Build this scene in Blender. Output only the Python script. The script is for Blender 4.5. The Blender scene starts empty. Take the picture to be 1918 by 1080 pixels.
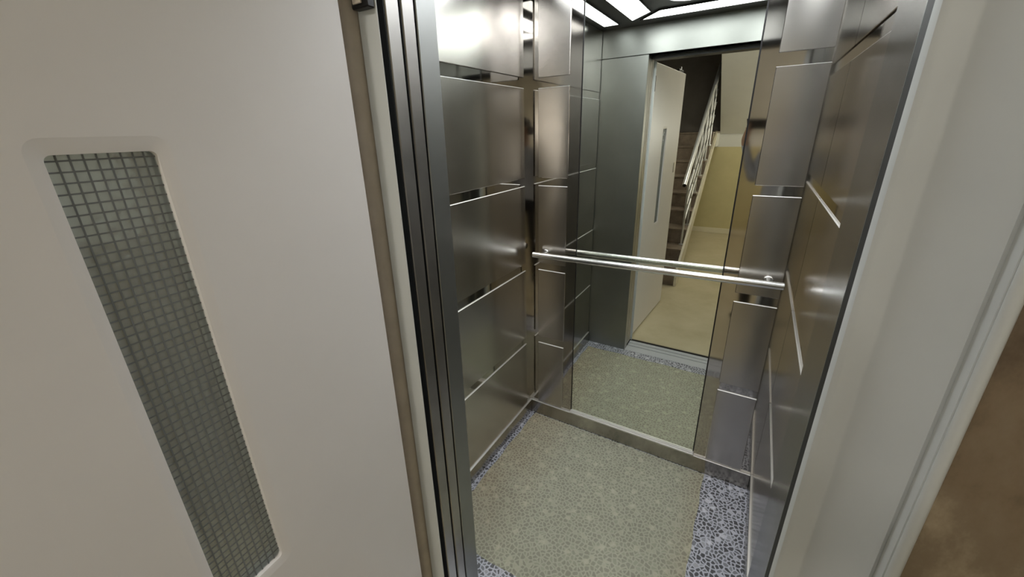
import bpy, bmesh, math, random
from mathutils import Vector, Matrix
random.seed(7)
scene = bpy.context.scene
C = scene.collection

# ------------------------------------------------------------------ camera
def make_camera():
    yaw, pitch, roll = -0.558331, -0.347756, -0.029672
    cy, sy, cp, sp, cr, sr = math.cos(yaw), math.sin(yaw), math.cos(pitch), math.sin(pitch), math.cos(roll), math.sin(roll)
    fwd = Vector((sy*cp, cy*cp, sp)); right = Vector((cy, -sy, 0)); up = right.cross(fwd)
    r = right*cr + up*sr; u = -right*sr + up*cr
    m = Matrix(((r.x, u.x, -fwd.x), (r.y, u.y, -fwd.y), (r.z, u.z, -fwd.z))).to_4x4()
    m.translation = Vector((0.947, -1.7582, 1.5854))
    cam = bpy.data.cameras.new('camera'); o = bpy.data.objects.new('camera', cam); C.objects.link(o)
    o.matrix_world = m
    cam.sensor_width = 36.0; cam.lens = 743.52/1918*36.0
    cam.shift_x = (959-947.68)/1918; cam.shift_y = (517.23-540)/1918
    cam.clip_start = 0.02
    scene.camera = o
make_camera()

# ------------------------------------------------------------------ world, exposure
w = bpy.data.worlds.new('world'); scene.world = w; w.use_nodes = True
w.node_tree.nodes['Background'].inputs[0].default_value = (0.006, 0.006, 0.006, 1)
w.node_tree.nodes['Background'].inputs[1].default_value = 1.0
vs = scene.view_settings
vs.view_transform = 'Standard'; vs.look = 'None'; vs.gamma = 1.0; vs.use_curve_mapping = False
vs.exposure = 0.12
cy = scene.cycles
cy.max_bounces = 8; cy.glossy_bounces = 6; cy.adaptive_threshold = 0.05; cy.diffuse_bounces = 4; cy.transmission_bounces = 6; cy.transparent_max_bounces = 8
cy.blur_glossy = 0.6; cy.sample_clamp_indirect = 5.0
CAR_LIGHT = 14.0        # emission of the lift's brightest ceiling panels
HALL_LIGHT = 52.0      # emission of the hall's round ceiling lamp
STAIR_FILL = 105.0     # emission of the added, unseen fill lamp under the return flight
LAMP_XY = (0.62, -2.90)

# ------------------------------------------------------------------ measures (metres)
W, D, ZC, HZ = 1.15, 0.969, 2.1526, 1.9977
XDL, XDR = 0.2937, 1.0985
BANDS = [(0.4798, 0.518), (0.9087, 0.947), (1.3387, 1.3754), (1.7673, 1.8091)]
SK = 0.0844
SW = 0.0514
PL0, ML, MR, PR1 = 0.2022, 0.2568, 0.8956, 0.9478
PT = 0.005

# ------------------------------------------------------------------ materials
M = {}
def newmat(name):
    m = bpy.data.materials.new(name); m.use_nodes = True
    nt = m.node_tree; b = nt.nodes['Principled BSDF']; M[name] = m
    return m, nt, b
def nd(nt, t, **kw):
    n = nt.nodes.new(t)
    for k, v in kw.items(): setattr(n, k, v)
    return n
def coords(nt, scale=(1,1,1), obj=False):
    if obj:
        tc = nd(nt, 'ShaderNodeTexCoord'); src = tc.outputs['Object']
    else:
        g = nd(nt, 'ShaderNodeNewGeometry'); src = g.outputs['Position']
    mp = nd(nt, 'ShaderNodeMapping'); mp.inputs['Scale'].default_value = scale
    nt.links.new(src, mp.inputs[0]); return mp.outputs[0]
def noise(nt, vec, scale, detail=3, rough=.55):
    n = nd(nt, 'ShaderNodeTexNoise'); n.inputs['Scale'].default_value = scale
    n.inputs['Detail'].default_value = detail; n.inputs['Roughness'].default_value = rough
    nt.links.new(vec, n.inputs['Vector']); return n.outputs['Fac']
def ramp(nt, fac, stops, interp='LINEAR'):
    r = nd(nt, 'ShaderNodeValToRGB'); cr = r.color_ramp; cr.interpolation = interp
    while len(cr.elements) < len(stops): cr.elements.new(.5)
    for e, (p, c) in zip(cr.elements, stops):
        e.position = p; e.color = c if len(c) == 4 else (*c, 1)
    nt.links.new(fac, r.inputs[0]); return r.outputs[0]
def mixc(nt, fac, a, b, mode='MIX'):
    n = nd(nt, 'ShaderNodeMix', data_type='RGBA', blend_type=mode)
    for s, v in ((n.inputs[0], fac), (n.inputs[6], a), (n.inputs[7], b)):
        if hasattr(v, 'is_linked'): nt.links.new(v, s)
        elif isinstance(v, (int, float)): s.default_value = v
        else: s.default_value = (*v, 1) if len(v) == 3 else v
    return n.outputs[2]
def math_(nt, op, a, b=None):
    n = nd(nt, 'ShaderNodeMath', operation=op)
    for i, v in enumerate((a, b)):
        if v is None: continue
        if hasattr(v, 'is_linked'): nt.links.new(v, n.inputs[i])
        else: n.inputs[i].default_value = v
    return n.outputs[0]
def bump(nt, b, h, strength, dist):
    n = nd(nt, 'ShaderNodeBump'); n.inputs['Strength'].default_value = strength; n.inputs['Distance'].default_value = dist
    nt.links.new(h, n.inputs['Height']); nt.links.new(n.outputs[0], b.inputs['Normal'])

def brushed(name, col, rough, aniso, lo=.8, hi=1.15, streak=True):
    m, nt, b = newmat(name)
    b.inputs['Metallic'].default_value = 1
    n1 = noise(nt, coords(nt), 4.5, 4, .6)
    v = ramp(nt, n1, [(.3, tuple(c*lo for c in col)), (.7, tuple(min(1, c*hi) for c in col))])
    nt.links.new(v, b.inputs['Base Color'])
    n2 = noise(nt, coords(nt, (1, 1, 1.6)), 9, 3)
    mr = nd(nt, 'ShaderNodeMapRange'); mr.inputs[3].default_value = rough*.88; mr.inputs[4].default_value = rough*1.12
    nt.links.new(n2, mr.inputs[0]); nt.links.new(mr.outputs[0], b.inputs['Roughness'])
    b.inputs['Anisotropic'].default_value = aniso
    cx = nd(nt, 'ShaderNodeCombineXYZ'); cx.inputs[2].default_value = 1.0
    nt.links.new(cx.outputs[0], b.inputs['Tangent'])
    return m
brushed('steel_brushed', (.50, .475, .445), .215, .62, .94, 1.06)
brushed('steel_front', (.32, .325, .315), .38, .4, .96, 1.04)
brushed('steel_jamb', (.40, .385, .365), .3, .6)
brushed('steel_control', (.36, .36, .35), .24, .6, .92, 1.08)
brushed('steel_polished', (.50, .475, .44), .055, 0, .9, 1.08, False)
brushed('steel_skirting', (.44, .415, .38), .2, .3, .5, 1.2)
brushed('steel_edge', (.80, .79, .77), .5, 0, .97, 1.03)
brushed('steel_bright', (.70, .70, .69), .2, 0, .95, 1.03, False)

def plain(name, col, rough=.5, metal=0, var=.06, scale=6, bs=0, coat=0):
    m, nt, b = newmat(name)
    n1 = noise(nt, coords(nt), scale, 4, .6)
    v = ramp(nt, n1, [(.25, tuple(c*(1-var) for c in col)), (.75, tuple(min(1, c*(1+var)) for c in col))])
    nt.links.new(v, b.inputs['Base Color'])
    b.inputs['Roughness'].default_value = rough; b.inputs['Metallic'].default_value = metal
    if coat: b.inputs['Coat Weight'].default_value = coat
    if bs: bump(nt, b, noise(nt, coords(nt), 180, 3), bs, .001)
    return m
plain('aluminium', (.50, .52, .56), .35, .25, var=.04)
plain('door_paint', (.87, .83, .805), .38, var=.025, scale=3, bs=.05)
plain('frame_paint', (.66, .68, .67), .32, var=.04, scale=5, bs=.06)
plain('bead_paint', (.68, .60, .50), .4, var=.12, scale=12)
plain('black_metal', (.012, .011, .011), .45, .3)
plain('rubber_gap_shade', (.006, .006, .006), .55)  # rubber of the guide shoes; near-black gap shade on the door faces
plain('dark_post', (.012, .011, .010), .6)
plain('shaft', (.012, .012, .012), .9)  # near-black walls: the shaft's darkness put into their colour so gaps stay black
plain('ceiling_plate', (.055, .05, .05), .28, .6, var=.1)
plain('wall_cream', (.56, .54, .44), .6, var=.03, bs=.05)
plain('wall_white', (.66, .65, .60), .6, var=.03, bs=.05)
plain('hall_ceiling', (.7, .7, .66), .7)
plain('dado_yellow', (.58, .51, .28), .45, var=.05)
plain('skirting_cream', (.78, .72, .54), .4, var=.08)
plain('unlit_well_dark', (.11, .095, .08), .6, var=.15)  # shade of the unlit stairwell put into a dark wall colour
plain('rail_steel', (.78, .79, .79), .3, .8, var=.03)
plain('stringer_paint', (.66, .61, .47), .5, var=.1, scale=14)
plain('grout', (.05, .045, .04), .8)

def mirror_mat():
    m, nt, b = newmat('mirror_glass')
    b.inputs['Base Color'].default_value = (.80, .825, .76, 1); b.inputs['Metallic'].default_value = 1
    b.inputs['Roughness'].default_value = .004
    n = noise(nt, coords(nt), 2.2, 1); bump(nt, b, n, .008, .01)
mirror_mat()

def stone(name, cols, scale, rough=.3, streak=(1, 1, 1)):
    m, nt, b = newmat(name)
    n0 = noise(nt, coords(nt, streak), scale, 6, .65)
    nt.links.new(ramp(nt, n0, cols), b.inputs['Base Color'])
    b.inputs['Roughness'].default_value = rough
stone('marble_brown', [(.33, (.11, .075, .045)), (.46, (.22, .16, .10)), (.54, (.25, .19, .125)), (.64, (.40, .32, .22))], 9, .42, (1, 1, .55))
stone('marble_step', [(.3, (.15, .115, .085)), (.55, (.24, .19, .145)), (.75, (.32, .265, .21))], 9, .35)
stone('terrazzo_hall', [(.25, (.44, .375, .235)), (.5, (.52, .455, .30)), (.75, (.58, .515, .36))], 3.2, .34)

def pebbles():
    m, nt, b = newmat('pebble_vinyl')
    wn = nd(nt, 'ShaderNodeTexNoise'); wn.inputs['Scale'].default_value = 38; wn.inputs['Detail'].default_value = 2
    src = coords(nt); nt.links.new(src, wn.inputs['Vector'])
    sub = nd(nt, 'ShaderNodeVectorMath', operation='SUBTRACT'); sub.inputs[1].default_value = (.5, .5, .5)
    nt.links.new(wn.outputs['Color'], sub.inputs[0])
    sc = nd(nt, 'ShaderNodeVectorMath', operation='SCALE'); sc.inputs['Scale'].default_value = .012
    nt.links.new(sub.outputs[0], sc.inputs[0])
    ad = nd(nt, 'ShaderNodeVectorMath', operation='ADD'); nt.links.new(src, ad.inputs[0]); nt.links.new(sc.outputs[0], ad.inputs[1])
    vec = ad.outputs[0]
    ve = nd(nt, 'ShaderNodeTexVoronoi', feature='DISTANCE_TO_EDGE', voronoi_dimensions='2D'); ve.inputs['Scale'].default_value = 60
    vc = nd(nt, 'ShaderNodeTexVoronoi', feature='F1', voronoi_dimensions='2D'); vc.inputs['Scale'].default_value = 60
    for v in (ve, vc): nt.links.new(vec, v.inputs['Vector'])
    sep = nd(nt, 'ShaderNodeSeparateColor'); nt.links.new(vc.outputs['Color'], sep.inputs[0])
    stone_c = ramp(nt, sep.outputs[0], [(0, (.018, .019, .024)), (.46, (.03, .032, .038)), (.7, (.09, .095, .11)), (.9, (.26, .265, .30)), (1, (.66, .66, .72))])
    blur = noise(nt, coords(nt), 130, 2)
    stone_c = mixc(nt, .2, stone_c, mixc(nt, blur, (.02, .02, .024), (.4, .4, .44)), 'MIX')
    edge = ramp(nt, ve.outputs['Distance'], [(.07, (1, 1, 1)), (.21, (0, 0, 0))])
    col = mixc(nt, edge, stone_c, (.52, .53, .60))
    # pale starry chips
    v3 = nd(nt, 'ShaderNodeTexVoronoi', feature='F1', voronoi_dimensions='2D'); v3.inputs['Scale'].default_value = 9
    nt.links.new(vec, v3.inputs['Vector'])
    chip = ramp(nt, math_(nt, 'ADD', v3.outputs['Distance'], math_(nt, 'MULTIPLY', noise(nt, coords(nt), 90, 2), .12)), [(.12, (1, 1, 1)), (.2, (0, 0, 0))])
    col = mixc(nt, math_(nt, 'MULTIPLY', chip, .75), col, (.72, .72, .78))
    nt.links.new(col, b.inputs['Base Color']); b.inputs['Roughness'].default_value = .38
pebbles()

def mat_film():
    m, nt, b = newmat('mat_film')
    pos = nd(nt, 'ShaderNodeNewGeometry'); sx = nd(nt, 'ShaderNodeSeparateXYZ'); nt.links.new(pos.outputs['Position'], sx.inputs[0])
    n1 = noise(nt, coords(nt), 5.5, 4, .65)
    base = ramp(nt, n1, [(.3, (.68, .67, .56)), (.7, (.78, .77, .66))])
    # tan wear trodden in along the left side of the sheet and its right hem
    l = nd(nt, 'ShaderNodeMapRange'); l.inputs[1].default_value = .34; l.inputs[2].default_value = .06
    nt.links.new(sx.outputs[0], l.inputs[0])
    r = nd(nt, 'ShaderNodeMapRange'); r.inputs[1].default_value = .86; r.inputs[2].default_value = .95
    nt.links.new(sx.outputs[0], r.inputs[0])
    wear = math_(nt, 'MULTIPLY', math_(nt, 'ADD', l.outputs[0], math_(nt, 'MULTIPLY', r.outputs[0], .6)), math_(nt, 'MULTIPLY', noise(nt, coords(nt), 7, 5, .7), 1.35))
    col = mixc(nt, wear, base, (.74, .59, .42))
    nt.links.new(col, b.inputs['Base Color']); b.inputs['Roughness'].default_value = .42
    tr = nd(nt, 'ShaderNodeBsdfTransparent'); tr.inputs[0].default_value = (.95, .95, .86, 1)
    mx = nd(nt, 'ShaderNodeMixShader'); mx.inputs[0].default_value = .27
    nt.links.new(tr.outputs[0], mx.inputs[1]); nt.links.new(b.outputs[0], mx.inputs[2])
    nt.links.new(mx.outputs[0], nt.nodes['Material Output'].inputs[0])
mat_film()

def glass_pane():
    m, nt, b = newmat('wired_glass')
    b.inputs['Base Color'].default_value = (.88, .99, 1.0, 1); b.inputs['Roughness'].default_value = .25
    b.inputs['Transmission Weight'].default_value = .8; b.inputs['IOR'].default_value = 1.5
    vo = nd(nt, 'ShaderNodeTexVoronoi', feature='SMOOTH_F1'); vo.inputs['Scale'].default_value = 80
    nt.links.new(coords(nt, obj=True), vo.inputs['Vector']); bump(nt, b, vo.outputs['Distance'], .35, .004)
glass_pane()
plain('wire', (.19, .2, .2), .5, 0)

def emit(name, col, strength):
    m, nt, b = newmat(name)
    b.inputs['Base Color'].default_value = (.8, .8, .8, 1)
    b.inputs['Emission Color'].default_value = (*col, 1); b.inputs['Emission Strength'].default_value = strength
emit('led_panel', (.93, .97, 1.0), CAR_LIGHT)
emit('led_bar', (.93, .97, 1.0), CAR_LIGHT*.7)
emit('led_strip', (.93, .98, 1.0), CAR_LIGHT*.3)
emit('hall_lamp', (1.0, .95, .87), HALL_LIGHT)
emit('stair_fill', (1.0, .95, .86), STAIR_FILL)

# ------------------------------------------------------------------ mesh helpers
def obj(name, me, mat=None, parent=None):
    o = bpy.data.objects.new(name, me); C.objects.link(o)
    if mat and not me.materials: me.materials.append(M[mat])
    if parent: o.parent = parent
    return o
def tag(o, label=None, cat=None, group=None, kind=None):
    for k, v in (('label', label), ('category', cat), ('group', group), ('kind', kind)):
        if v: o[k] = v
    return o
def empty(name, loc=(0, 0, 0), rz=0):
    o = bpy.data.objects.new(name, None); C.objects.link(o); o.location = loc; o.rotation_euler = (0, 0, rz); o.empty_display_size = .1
    return o
def to_me(name, bm, smooth=False, angle=None):
    me = bpy.data.meshes.new(name); bm.normal_update(); bm.to_mesh(me); bm.free()
    if smooth:
        for p in me.polygons: p.use_smooth = True
        if angle: me.set_sharp_from_angle(angle=angle)
    return me
def add_box(bm, x0, x1, y0, y1, z0, z1):
    vs = [bm.verts.new(p) for p in ((x0,y0,z0),(x1,y0,z0),(x1,y1,z0),(x0,y1,z0),(x0,y0,z1),(x1,y0,z1),(x1,y1,z1),(x0,y1,z1))]
    for f in ((0,3,2,1),(4,5,6,7),(0,1,5,4),(1,2,6,5),(2,3,7,6),(3,0,4,7)): bm.faces.new([vs[i] for i in f])
def box(name, x0, x1, y0, y1, z0, z1, mat, parent=None, bev=0, edge=None):
    x0, x1 = sorted((x0, x1)); y0, y1 = sorted((y0, y1)); z0, z1 = sorted((z0, z1))
    bm = bmesh.new(); add_box(bm, x0, x1, y0, y1, z0, z1)
    if bev: bmesh.ops.bevel(bm, geom=bm.edges[:], offset=bev, segments=1, affect='EDGES', clamp_overlap=True)
    if edge is not None:      # folded edges: up-facing faces turn paler, the light they catch put into colour
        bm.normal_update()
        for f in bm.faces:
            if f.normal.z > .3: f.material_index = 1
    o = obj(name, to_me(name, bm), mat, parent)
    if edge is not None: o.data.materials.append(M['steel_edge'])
    return o
def prism(name, pts, axis, a, b, mat, parent=None, smooth=False):
    """pts: 2D outline; extruded along axis between a and b"""
    def P(p, t):
        return {'z': (p[0], p[1], t), 'x': (t, p[0], p[1]), 'y': (p[0], t, p[1])}[axis]
    bm = bmesh.new()
    va = [bm.verts.new(P(p, a)) for p in pts]; vb = [bm.verts.new(P(p, b)) for p in pts]
    n = len(pts)
    fa = bm.faces.new(va); fb = bm.faces.new(list(reversed(vb)))
    for i in range(n): bm.faces.new((va[i], vb[i], vb[(i+1) % n], va[(i+1) % n]))
    bmesh.ops.triangulate(bm, faces=[fa, fb])
    bmesh.ops.recalc_face_normals(bm, faces=bm.faces[:])
    return obj(name, to_me(name, bm, smooth, math.radians(35)), mat, parent)
def tube(name, p0, p1, r, mat, parent=None, seg=20, cap=True, bev=0):
    p0, p1 = Vector(p0), Vector(p1); d = p1-p0; L = d.length; d.normalize()
    q = d.to_track_quat('Z', 'Y'); bm = bmesh.new()
    prof = [(0, r-bev), (bev, r), (L-bev, r), (L, r-bev)] if bev else [(0, r), (L, r)]
    rings = [[bm.verts.new(p0 + q @ Vector((rr*math.cos(2*math.pi*i/seg), rr*math.sin(2*math.pi*i/seg), h))) for i in range(seg)] for h, rr in prof]
    for A, B in zip(rings, rings[1:]):
        for i in range(seg): bm.faces.new((A[i], A[(i+1) % seg], B[(i+1) % seg], B[i]))
    if cap: bm.faces.new(list(reversed(rings[0]))); bm.faces.new(rings[-1])
    return obj(name, to_me(name, bm, True, math.radians(40)), mat, parent)

# ================================================================== LIFT CAR
fl = box('floor', -.0, W, -D, .0, -.03, 0, 'pebble_vinyl')
tag(fl, 'pebble patterned vinyl floor of the lift car', kind='structure')

panels_z = [(SK+.001, BANDS[0][0]), (BANDS[0][1], BANDS[1][0]), (BANDS[1][1], BANDS[2][0]), (BANDS[2][1], BANDS[3][0]), (BANDS[3][1], ZC-.004)]
# back wall
wb = box('wall_back', 0, W, 0, .03, 0, ZC+.05, 'steel_polished')
tag(wb, 'polished steel back wall of the lift with brushed panels and mirror', kind='structure')
for (a, b) in ((SW, PL0), (PR1, W-SW)):
    for z0, z1 in panels_z:
        box('panel', a, b, -PT, .001, z0, z1, 'steel_brushed', wb, .0018, 1)
box('skirting', 0.0125, W-.0125, -.012, .001, 0.001, SK, 'steel_skirting', wb, .0015, 1)
# left wall
wl = box('wall_left', -.03, 0, -D, .03, 0, ZC+.05, 'steel_polished')
tag(wl, 'left lift wall of stacked brushed steel panels with polished bands', kind='structure')
for z0, z1 in panels_z:
    box('panel', -.001, PT, -.962, -SW, z0, z1, 'steel_brushed', wl, .0018, 0)
box('skirting', -.001, .012, -.962, -.0003, 0.001, SK, 'steel_skirting', wl, .0015, 0)
# right wall
wr = box('wall_right', W, W+.03, -D, .03, 0, ZC+.05, 'steel_polished')
tag(wr, 'right lift wall of stacked brushed steel panels beside the control column', kind='structure')
for z0, z1 in panels_z:
    box('panel', W-PT, W+.001, -.517, -.0015, z0, z1, 'steel_brushed', wr, .0018, 0)
box('skirting', W-.012, W+.001, -.517, -.0003, 0.001, SK, 'steel_skirting', wr, .0015, 0)
box('control_column', W-.009, W+.001, -.955, -.520, 0.001, ZC-.004, 'steel_control', wr, .002)
# front of the car: returns and header
wf = box('wall_front', 0, XDL, -D-.064, -D, 0, HZ-.001, 'steel_front', None, .002)
tag(wf, 'brushed steel front return beside the lift doorway, hiding the open doors', kind='structure')
box('header', 0, W, -D-.064, -D, HZ+.001, ZC+.05, 'steel_front', wf, .0015)
box('door_track', XDL+.01, XDR-.01, -1.122, -D-.066, 1.976, 2.10, 'black_metal', wf)
box('return_panel', XDR, W, -D-.02, -D, 0, HZ-.001, 'steel_front', wf, .0015)
box('closing_post', XDR-.004, XDR+.02, -D-.16, -D-.021, 0, HZ, 'dark_post', wf, .003)

# ceiling plate (dark) and light panels
ce = box('ceiling', 0, W, -D, 0, ZC, ZC+.03, 'ceiling_plate')
tag(ce, 'dark glossy ceiling plate of the lift car', kind='structure')
def light_panel(label, pts, mat='led_panel'):
    r = empty('ceiling_light', (0, 0, ZC))
    tag(r, label, 'ceiling light', 'white light panels set in the dark lift ceiling')
    o = prism('diffuser', pts, 'z', -.004, .002, mat, r)
    cx = sum(p[0] for p in pts)/len(pts); cy = sum(p[1] for p in pts)/len(pts)
    # slim raised rim around the diffuser
    n = len(pts); bm = bmesh.new()
    rings = []
    for k, z in ((0.0, .001), (0.0, -.006), (.006, -.006), (.006, .001)):
        ring = []
        for i in range(n):
            p0, p1, p2 = Vector(pts[i-1]), Vector(pts[i]), Vector(pts[(i+1) % n])
            e1 = (p1-p0).normalized(); e2 = (p2-p1).normalized()
            n1 = Vector((e1.y, -e1.x)); n2 = Vector((e2.y, -e2.x))
            bis = (n1+n2); bis /= max(.3, bis.length_squared/2)
            if (p1-Vector((cx, cy))).dot(n1+n2) < 0: bis = -bis
            ring.append(bm.verts.new((*(p1+bis*k), z)))
        rings.append(ring)
    for A, B in zip(rings, rings[1:]+rings[:1]):
        for i in range(n): bm.faces.new((A[i], A[(i+1) % n], B[(i+1) % n], B[i]))
    bmesh.ops.recalc_face_normals(bm, faces=bm.faces[:])
    obj('rim', to_me('rim', bm), 'ceiling_plate', r)
    return r
light_panel('long narrow light strip along the left wall of the lift ceiling', [(.055, -.84), (.140, -.84), (.140, -.13), (.055, -.13)], 'led_strip')
light_panel('long narrow light strip along the right wall of the lift ceiling', [(1.010, -.84), (1.095, -.84), (1.095, -.13), (1.010, -.13)], 'led_strip')
light_panel('bright mitred light bar on the left of the ceiling ring', [(.228, -.80), (.352, -.677), (.352, -.292), (.228, -.169)])
light_panel('bright mitred light bar on the right of the ceiling ring', [(.922, -.80), (.922, -.169), (.798, -.292), (.798, -.677)])
light_panel('slanted-end light bar of the ceiling ring nearest the doorway', [(.276, -.82), (.874, -.82), (.751, -.682), (.399, -.682)], 'led_bar')
light_panel('slanted-end light bar of the ceiling ring nearest the mirror', [(.276, -.149), (.399, -.287), (.751, -.287), (.874, -.149)], 'led_bar')
light_panel('round light disc in the middle of the lift ceiling', [(.575+.11*math.cos(2*math.pi*i/32), -.485+.11*math.sin(2*math.pi*i/32)) for i in range(32)])

# mirror
mi = empty('mirror', (0, 0, 0)); tag(mi, 'tall frameless mirror in the middle of the lift back wall', 'mirror')
box('glass', ML+.004, MR-.004, -.002, .001, SK+.016, ZC-.003, 'mirror_glass', mi)
for a in (ML-.0005, MR-.0045): box('edge_shade', a, a+.005, -.0035, .0008, SK+.016, ZC-.003, 'black_metal', mi)  # black strips standing for the shadow gaps beside the mirror glass
tr = box('ledge_trim', ML-.002, MR+.002, -.016, -.0005, SK+.0005, SK+.009, 'steel_edge', mi, .001)
box('glazing_bead', ML, MR, -.009, -.0025, SK+.0095, SK+.018, 'steel_edge', mi, .001)

# handrail
hr = empty('handrail', (0, -.062, 1.008)); tag(hr, 'round stainless handrail across the back wall in front of the mirror', 'handrail')
R_ = .0145
tube('rail_tube', (.052, 0, -.004), (1.101, 0, .012), R_, 'steel_bright', hr, 28, True, .002)
for bx, bz in ((.097, -.003), (1.050, .011)):
    br = tube('bracket', (bx, .0556, bz), (bx, .004, bz), .008, 'steel_bright', hr, 16)
    tube('rose', (bx, .0566, bz), (bx, .050, bz), .017, 'steel_bright', br, 24, True, .002)

# mat: translucent sheet over the floor
bm = bmesh.new(); nx, ny = 14, 14
x0, x1, y0, y1 = .036, .955, -.886, -.0155
g = [[None]*(ny+1) for _ in range(nx+1)]
for i in range(nx+1):
    for j in range(ny+1):
        x = x0+(x1-x0)*i/nx; y = y0+(y1-y0)*j/ny
        if i in (0, nx): x += .004*math.sin(j*1.9)+random.uniform(-.0015, .0015)
        if j in (0,): y += .004*math.sin(i*1.3)+random.uniform(-.0015, .0015)
        g[i][j] = bm.verts.new((x, y, .0018))
for i in range(nx):
    for j in range(ny): bm.faces.new((g[i][j], g[i+1][j], g[i+1][j+1], g[i][j+1]))
r = bmesh.ops.extrude_face_region(bm, geom=bm.faces[:])
bmesh.ops.translate(bm, vec=(0, 0, -.0014), verts=[e for e in r['geom'] if isinstance(e, bmesh.types.BMVert)])
bmesh.ops.recalc_face_normals(bm, faces=bm.faces[:])
mt = obj('floor_mat', to_me('floor_mat', bm), 'mat_film')
tag(mt, 'worn greenish translucent plastic mat lying on the lift floor', 'mat')

# sill with grooves
s0, s1 = -D, -1.132
prof = [(s0, -.03), (s0, .001), (-1.045, .001), (-1.045, -.008), (-1.051, -.008), (-1.051, .001), (-1.088, .001), (-1.088, -.008), (-1.094, -.008), (-1.094, .001), (s1, .001), (s1, -.03)]
si = prism('door_sill', prof, 'x', XDL+.001, XDR-.006, 'aluminium'); tag(si, 'grooved aluminium sill across the lift doorway', 'sill')

# retracted sliding door panels of the car (their leading edges show beside the return)
def slide_panel(y0, y1, label, dx):
    r = empty('sliding_door', (XDL, (y0+y1)/2, 0)); tag(r, label, 'lift door', 'open telescopic doors of the lift car')
    t = (y1-y0)/2
    box('leaf', -.415, 0+dx, -t, t, .012, HZ+.02, 'steel_jamb', r, .002)
    box('gap_shade', -.25, dx-.003, -t-.0022, -t+.001, .012, HZ+.02, 'rubber_gap_shade', r)  # black sheet over the door's outer face, standing in for the gap's shade
    for sx in (-.33, -.09): box('guide_shoe', sx-.03, sx+.03, -.003, .003, -.006, .014, 'rubber_gap_shade', r)
slide_panel(-1.0745, -1.0385, 'brushed steel sliding lift door next to the front return', 0)
slide_panel(-1.1180, -1.0820, 'brushed steel sliding lift door next to the white frame', 0)

# ================================================================== LANDING FRAME AND SWING DOOR
t1 = empty('trim_1', (0, 0, 0)); tag(t1, 'off-white steel frame of the landing doorway', kind='structure')
FZ = 1.992
# right jamb: lip, flat, ridge, splayed reveal
rp = [(1.0765, -1.125), (1.0738, -1.1285), (1.0738, -1.145), (1.0752, -1.1495), (1.0785, -1.152), (1.0825, -1.1535), (1.1010, -1.1555), (1.1045, -1.158), (1.1070, -1.1635), (1.1105, -1.1665), (1.1485, -1.2310), (1.1525, -1.2285), (1.1528, -1.2470), (1.1640, -1.2470), (1.1640, -1.125)]
prism('jamb', rp, 'z', 0, FZ+.08, 'frame_paint', t1, True)
tube('edge_bead', (1.1588, -1.2512, 0), (1.1588, -1.2512, FZ+.08), .0058, 'frame_paint', t1, 16)
# left jamb
lp = [(.3020, -1.1478), (.3035, -1.1485), (.3035, -1.1495), (.3015, -1.1510), (.262, -1.1525), (.2545, -1.1515), (.2500, -1.147), (.2490, -1.138), (.16, -1.138), (.16, -1.134), (.252, -1.134), (.2535, -1.1465), (.262, -1.1485)]
prism('jamb', lp, 'z', 0, FZ+.08, 'frame_paint', t1, True)
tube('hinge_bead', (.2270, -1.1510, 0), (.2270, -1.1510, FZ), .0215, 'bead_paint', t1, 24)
box('jamb_return', .14, .204, -1.256, -1.138, 0, FZ+.08, 'frame_paint', t1, .003)
hp = [(-1.125, FZ), (-1.150, FZ-.002), (-1.153, FZ+.003), (-1.156, FZ+.028), (-1.165, FZ+.034), (-1.245, FZ+.078), (-1.256, FZ+.085), (-1.256, FZ+.11), (-1.125, FZ+.11)]
prism('head', hp, 'x', .16, 1.17, 'frame_paint', t1, True)
# black pivot bracket at the top of the hinge side
hb = box('pivot_bracket', .2600, .3030, -1.170, -1.1526, 1.806, 1.90, 'black_metal', t1, .002)
box('pivot_plate', .2680, .2900, -1.1745, -1.170, 1.8125, 1.89, 'bead_paint', hb, .001)

# swing door
dt = Vector((.055, -.8095, 0)).normalized()
ang = math.atan2(dt.y, dt.x)
dr = empty('door_1', (.286, -1.217, 0), ang)
tag(dr, 'off-white painted steel landing door standing open with narrow wired glass window', kind='structure')
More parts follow.
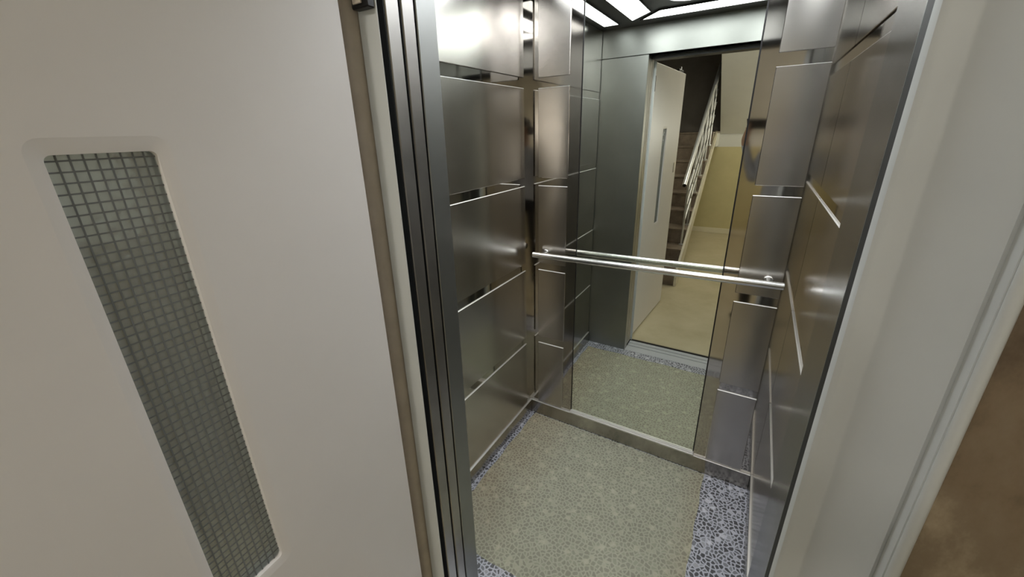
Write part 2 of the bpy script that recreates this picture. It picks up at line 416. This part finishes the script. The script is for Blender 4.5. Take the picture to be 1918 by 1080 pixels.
# local: x along leaf from the hinge, +y is the face toward the lift side viewer
def rrect(x0, x1, z0, z1, r, n=5):
    pts = []
    for cx, cz, a0 in ((x1-r, z1-r, 0), (x0+r, z1-r, 90), (x0+r, z0+r, 180), (x1-r, z0+r, 270)):
        for k in range(n+1):
            a = math.radians(a0+90*k/n); pts.append((cx+r*math.cos(a), cz+r*math.sin(a)))
    return pts
WX0, WX1, WZ0, WZ1 = .327, .427, .860, 1.576
LT = .042; LW = .822
def leaf_mesh():
    bm = bmesh.new()
    def ring(pts, y): return [bm.verts.new((p[0], y, p[1])) for p in pts]
    def loop_edges(vs): return [bm.edges.get((vs[i], vs[(i+1) % len(vs)])) or bm.edges.new((vs[i], vs[(i+1) % len(vs)])) for i in range(len(vs))]
    def bridge(A, B):
        n = len(A)
        for i in range(n): bm.faces.new((A[i], A[(i+1) % n], B[(i+1) % n], B[i]))
    lip1 = rrect(WX0-.0145, WX1+.0135, WZ0-.0165, WZ1+.0175, .016); lip2 = rrect(WX0-.004, WX1+.004, WZ0-.005, WZ1+.006, .010)
    hole = rrect(WX0, WX1, WZ0, WZ1, .007)
    sides = []
    for sgn in (1, -1):
        yf = 0 if sgn == 1 else -LT
        c = .0035
        outer = ring(rrect(c, LW-c, .010+c, 1.986-c, .001, 1), yf)
        edge = ring(rrect(0, LW, .010, 1.986, .002, 1), yf-sgn*c)
        bridge(outer, edge)
        l1 = ring(lip1, yf); l2 = ring(lip2, yf-sgn*.0014); h1 = ring(hole, yf-sgn*.0024); h2 = ring(hole, yf-sgn*.0150)
        bridge(l1, l2); bridge(l2, h1); bridge(h1, h2)
        bmesh.ops.triangle_fill(bm, use_beauty=True, edges=loop_edges(outer)+loop_edges(l1))
        sides.append(edge)
    bridge(sides[0], sides[1])
    bmesh.ops.recalc_face_normals(bm, faces=bm.faces[:])
    return to_me('leaf', bm)
lf = obj('leaf', leaf_mesh(), 'door_paint', dr)
gl = box('window_glass', WX0-.004, WX1+.004, -.0165, -.0105, WZ0-.004, WZ1+.004, 'wired_glass', dr)
gl['label'] = 'narrow wired glass window'
bm = bmesh.new(); cell = .0118; wr_ = .0009
for i in range(1, 9):
    x = WX0+(WX1-WX0)*i/9+.0003*math.sin(i*2.1); add_box(bm, x-wr_, x+wr_, -.0105, -.0096, WZ0-.002, WZ1+.002)
nr = int((WZ1-WZ0)/cell)
for j in range(1, nr+1):
    z = WZ1-(j-.45)*cell; add_box(bm, WX0-.002, WX1+.002, -.0107, -.0098, z-wr_, z+wr_)
wm = obj('wire_grid', to_me('wire_grid', bm), 'wire', gl); wm['kind'] = 'stuff'
box('lock_plate', LW-.085, LW-.06, -.0005, .003, 1.225, 1.305, 'steel_jamb', dr, .001)
cl = box('door_closer', LW-.20, LW-.07, -.030, -.004, 1.987, 2.005, 'black_metal', dr, .003)
tube('closer_arm', (LW-.11, -.016, 2.006), (LW-.05, -.03, 2.030), .006, 'black_metal', cl, 10)

# elevator front wall on the landing side (marble cladding) and shaft
mw = box('wall_landing', 1.1645, 2.02, -1.250, -1.135, 0, 2.7, 'marble_brown'); tag(mw, 'brown marble clad wall right of the landing frame', kind='structure')
box('cladding', -.82, .14, -1.250, -1.135, 0, 2.7, 'marble_brown', mw)
box('lintel', .14, 1.1645, -1.250, -1.135, FZ+.11, 2.7, 'wall_white', mw)
sh = box('wall_shaft', -.60, -.57, -1.10, .06, -.3, 2.6, 'shaft'); tag(sh, 'dark lift shaft beyond the gap beside the doors', kind='structure')
box('shaft_slab', -.57, 1.3, -1.10, -1.035, 2.215, 2.6, 'shaft', sh)
box('shaft_pit', -.57, 1.3, -1.10, -.97, -.3, -.035, 'shaft', sh)

# ================================================================== HALL
hf = box('floor_hall', -.82, 2.02, -5.22, -1.165, -.04, 0, 'terrazzo_hall'); tag(hf, 'beige stone floor of the stair hall', kind='structure')
box('threshold', .14, 1.16, -1.165, -1.155, -.04, -.002, 'grout', hf)
hb_ = box('wall_hall_back', -.82, 2.02, -5.30, -5.20, 1.293, 2.75, 'wall_white'); tag(hb_, 'stair hall end wall, white above a yellow dado', kind='structure')
box('dado', -.82, 2.02, -5.30, -5.197, 0, 1.293, 'dado_yellow', hb_)
box('baseboard', .0, 2.02, -5.197, -5.183, 0, .078, 'skirting_cream', hb_, .002)
box('upper_wall', -.82, 2.02, -5.30, -5.20, 2.75, 5.0, 'unlit_well_dark', hb_)
hl = box('wall_hall_left', -.90, -.82, -5.30, -1.10, 0, 5.0, 'wall_white'); tag(hl, 'white wall along the left side of the stairs', kind='structure')
box('dado', -.82, -.815, -2.50, -1.26, 0, 1.293, 'marble_brown', hl)
hrw = box('wall_hall_right', 2.02, 2.10, -5.30, -1.10, 0, 5.0, 'wall_cream'); tag(hrw, 'cream wall on the right side of the hall', kind='structure')
hc = box('ceiling_hall', -.82, 2.02, -3.42, -1.10, 2.70, 2.85, 'hall_ceiling'); tag(hc, 'white hall ceiling with a round lamp', kind='structure')
box('well_cover', -.9, 2.1, -5.30, -3.30, 5.0, 5.05, 'unlit_well_dark', hc)
box('well_front', -.82, 2.02, -3.42, -3.36, 2.85, 5.0, 'unlit_well_dark', hc)

# stairs
SR, ST, SY0, SX0, SX1, NS = .168, .25, 2.53, -.81, .388, 9
stc = empty('staircase', (0, -SY0, 0)); tag(stc, 'brown marble staircase rising away from the lift, seen in the mirror', 'staircase')
prof = []
for i in range(NS):
    prof += [(-i*ST, i*SR-.022), (-i*ST, (i+1)*SR-.022)]
prof += [(-NS*ST+.02, NS*SR-.03), (-NS*ST+.02, NS*SR-.20), (-.30, 0.0), (0, 0.0)]
prof[0] = (0, 0.001)
prism('flight_slab', [(y-.0, z) for y, z in prof], 'x', SX0, SX1-.02, 'stringer_paint', stc)
tread_me = riser_me = None
for i in range(NS):
    y, z = -i*ST, (i+1)*SR
    bm = bmesh.new(); add_box(bm, SX0, SX1-.012, -ST-.005, .022, -.022, 0)
    if tread_me is None:
        bmesh.ops.bevel(bm, geom=bm.edges[:], offset=.003, segments=1, affect='EDGES'); tread_me = to_me('tread', bm)
        bm2 = bmesh.new(); add_box(bm2, SX0, SX1-.014, .0005, .012, -SR+.001, -.0225); riser_me = to_me('riser', bm2)
    else: bm.free()
    t = obj('tread', tread_me, 'marble_step', stc); t.location = (0, y, z)
    q = obj('riser', riser_me, 'marble_step', stc); q.location = (0, y, z)
sl = SR/ST
prism('stringer', [(.03, 0.0), (.03, .10), (0, .165), (-NS*ST, NS*SR+.005), (-NS*ST, NS*SR-.10), (-.14, 0.0)], 'x', SX1-.012, SX1+.010, 'stringer_paint', stc)
prism('landing_slab', [(-NS*ST, NS*SR-.20), (-NS*ST, NS*SR-.022), (-2.665, NS*SR-.022), (-2.665, NS*SR-.20)], 'x', SX0, SX1+.01, 'wall_white', stc)
box('landing_floor', SX0, SX1+.01, -2.66, -NS*ST+.02, NS*SR-.0218, NS*SR, 'marble_step', stc)
# dark sheet behind the landing, the unlit well's shade put into its colour
box('shade_sheet', SX0, SX1+.012, -5.198, -5.185, NS*SR+.001, 4.9, 'unlit_well_dark', hb_)
# return flight: its sloping underside
uf = empty('return_flight', (0, 0, 0)); tag(uf, 'white sloping underside of the upper stair flight, seen in the mirror', 'staircase')
zs = lambda y: 1.53+(5.1-y)*.672
prism('soffit_slab', [(-5.183, zs(5.183)), (-3.44, zs(3.44)), (-3.44, zs(3.44)+.22), (-5.183, zs(5.183)+.22)], 'x', .402, 2.0, 'wall_white', uf)
for i in range(7):
    yy = -5.18+i*ST; zz = zs(-yy)+.22
    box('step', .402, 2.0, yy, yy+ST, zz-.05, zz+SR, 'marble_step', uf, .003)

# stair railing
rl = empty('stair_railing', (.345, -2.66, 0)); tag(rl, 'tubular steel stair railing with posts and sloping bars, seen in the mirror', 'railing')
def slope_tube(name, y0, z0, L, r, mat='rail_steel', hollow=False, x=0):
    a = (x, -y0, z0); b = (x, -y0-L, z0+L*sl)
    return tube(name, a, b, r, mat, rl, 14)
h = slope_tube('top_rail', 0, 1.03, 1.95, .022)
tube('bore_shade', (0, .002, 1.028), (0, -.004, 1.032), .0195, 'black_metal', h, 14)  # black disc: darkness inside the open tube end put into colour
for k, dz in enumerate((.30, .46, .62)): slope_tube('mid_rail', .30, 1.03+.30*sl-dz, 1.65, .010)
for k in range(6):
    yy = .30+k*.30
    base = SR*(math.floor((2.66+yy-SY0)/ST)+1)
    top = 1.03+yy*sl
    p_ = tube('post', (0, -yy, base), (0, -yy, top-.01), .011, 'rail_steel', rl, 12)
    tube('foot', (0, -yy, base), (0, -yy, base+.012), .026, 'rail_steel', p_, 14)

# hall ceiling lamp
lm = empty('ceiling_lamp', (LAMP_XY[0], LAMP_XY[1], 2.70)); tag(lm, 'round white ceiling lamp of the stair hall', 'lamp')
tube('lamp_base', (0, 0, -.03), (0, 0, 0), .17, 'frame_paint', lm, 32, True, .004)
tube('lamp_shade', (0, 0, -.10), (0, 0, -.031), .15, 'hall_lamp', lm, 32, True, .03)

# added fill lamp to brighten soffit and dado, out of the mirror's view
wlp = empty('fill_lamp', (2.018, -4.35, 1.55)); tag(wlp, 'added round fill lamp beneath the upper stair flight', 'lamp')
tube('lamp_base', (0, 0, 0), (-.02, 0, 0), .11, 'frame_paint', wlp, 28, True, .003)
tube('lamp_shade', (-.0205, 0, 0), (-.08, 0, 0), .095, 'stair_fill', wlp, 28, True, .02)

# ================================================================== THE PHOTOGRAPHER (met only as a sliver in the polished corner)
def person():
    F = Vector((-.437, .899, 0)).normalized(); Rv = Vector((F.y, -F.x, 0)); O = Vector((1.06, -1.985, 0)) + Rv*.06
    def P(a, b, z): return O + Rv*a + F*b + Vector((0, 0, z))
    V = []; E = []; Rr = []
    def v(a, b, z, r, par=None, r2=None):
        V.append(P(a, b, z)); Rr.append((r, r2 or r)); i = len(V)-1
        if par is not None: E.append((par, i))
        return i
    pel = v(0, 0, .93, .135, None, .105); sp = v(0, -.01, 1.12, .125, pel, .10); ch = v(0, -.015, 1.30, .145, sp, .105)
    nb = v(0, -.01, 1.43, .062, ch); nk = v(0, .0, 1.485, .05, nb); hd = v(0, .012, 1.565, .078, nk, .086); v(0, .01, 1.655, .070, hd, .078)
    tips = []
    for s in (-1, 1):
        sh = v(s*.165, -.015, 1.385, .058, ch); h0 = -.095; el = v(s*.19, .045, 1.16, .042, sh); wr = v(h0+s*.135, .17, 1.475, .027, el)
        pm = v(h0+s*.112, .198, 1.535, .026, wr, .018)
        for k in range(4):
            kb = v(h0+s*(.103-.004*k), .214, 1.548+.019*k, .0092, pm)
            m1 = v(h0+s*(.098-.002*k), .236-.002*k, 1.553+.019*k, .0085, kb)
            v(h0+s*(.078-.004*abs(k-1)), .238-.003*k, 1.555+.018*k, .0075, m1)
        t1_ = v(h0+s*.098, .190, 1.548, .0105, pm); v(h0+s*.076, .196, 1.562, .0085, t1_)
        hp = v(s*.088, 0, .865, .088, pel); kn = v(s*.10, .02, .48, .062, hp); an = v(s*.105, -.015, .10, .043, kn); he = v(s*.105, -.02, .045, .042, an)
        v(s*.115, .13, .034, .034, he, .044)
    me = bpy.data.meshes.new('body'); me.from_pydata(V, E, [])
    o = bpy.data.objects.new('person_base', me); C.objects.link(o)
    md = o.modifiers.new('skin', 'SKIN'); md.use_smooth_shade = True
    for i, sv in enumerate(me.skin_vertices[0].data): sv.radius = Rr[i]; sv.use_root = (i == 0)
    o.modifiers.new('sub', 'SUBSURF').levels = 2
    dg = bpy.context.evaluated_depsgraph_get(); ev = o.evaluated_get(dg)
    bme = bpy.data.meshes.new_from_object(ev); bpy.data.objects.remove(o)
    bme.name = 'person'; bme.materials.clear()
    for n in ('skin', 'shirt', 'trousers', 'shoe'): bme.materials.append(M[n])
    for p in bme.polygons:
        c = p.center; d = c-O; b = d.dot(F); a = abs(d.dot(Rv)); z = c.z
        hand = b > .155 and z > 1.44
        p.material_index = 3 if z < .085 else 2 if z < .93 and not (a > .19) else 0 if (hand or z > 1.455) else 1
        p.use_smooth = True
    body = obj('person', bme)
    zmin = min(v_.co.z for v_ in bme.vertices)
    for v_ in bme.vertices: v_.co.z -= zmin*(max(0, .2-v_.co.z)/.2)
    tag(body, 'person in a light grey shirt and black trousers holding up a phone', 'person')
    # hair cap, nose, eyes, ears
    def ell(name, c, rx, ry, rz, mat, cut=None):
        bm = bmesh.new(); bmesh.ops.create_uvsphere(bm, u_segments=18, v_segments=12, radius=1)
        for q in bm.verts: q.co = P(c[0]+q.co.x*rx, c[1]+q.co.y*ry, c[2]+q.co.z*rz)
        return obj(name, to_me(name, bm, True), mat, body)
    ell('hair', (0, -.022, 1.645), .084, .086, .080, 'hair')
    ell('nose', (0, .098, 1.575), .012, .016, .020, 'skin')
    for s in (-1, 1):
        ell('eye', (s*.03, .083, 1.605), .011, .008, .007, 'eye'); ell('ear', (s*.083, .0, 1.585), .010, .020, .030, 'skin')
    ell('mouth', (0, .086, 1.532), .022, .008, .006, 'lip')
    # phone held behind the lens
    cam = scene.camera.matrix_world
    ph = empty('smartphone'); ph.matrix_world = cam @ Matrix.Translation((-.065, 0, .014))
    tag(ph, 'dark smartphone held up in both hands of the person', 'phone')
    box('phone_body', -.078, .078, -.037, .037, -.004, .004, 'black_metal', ph, .003)
    box('screen', -.073, .073, -.033, .033, .0041, .0045, 'screen', ph)
plain('skin', (.42, .25, .17), .5, var=.05); plain('shirt', (.42, .43, .45), .8, var=.06); plain('trousers', (.012, .012, .014), .8)
plain('shoe', (.02, .03, .018), .6); plain('hair', (.02, .015, .012), .6); plain('eye', (.05, .035, .03), .2); plain('lip', (.32, .14, .11), .45); plain('screen', (.02, .02, .022), .1)
person()
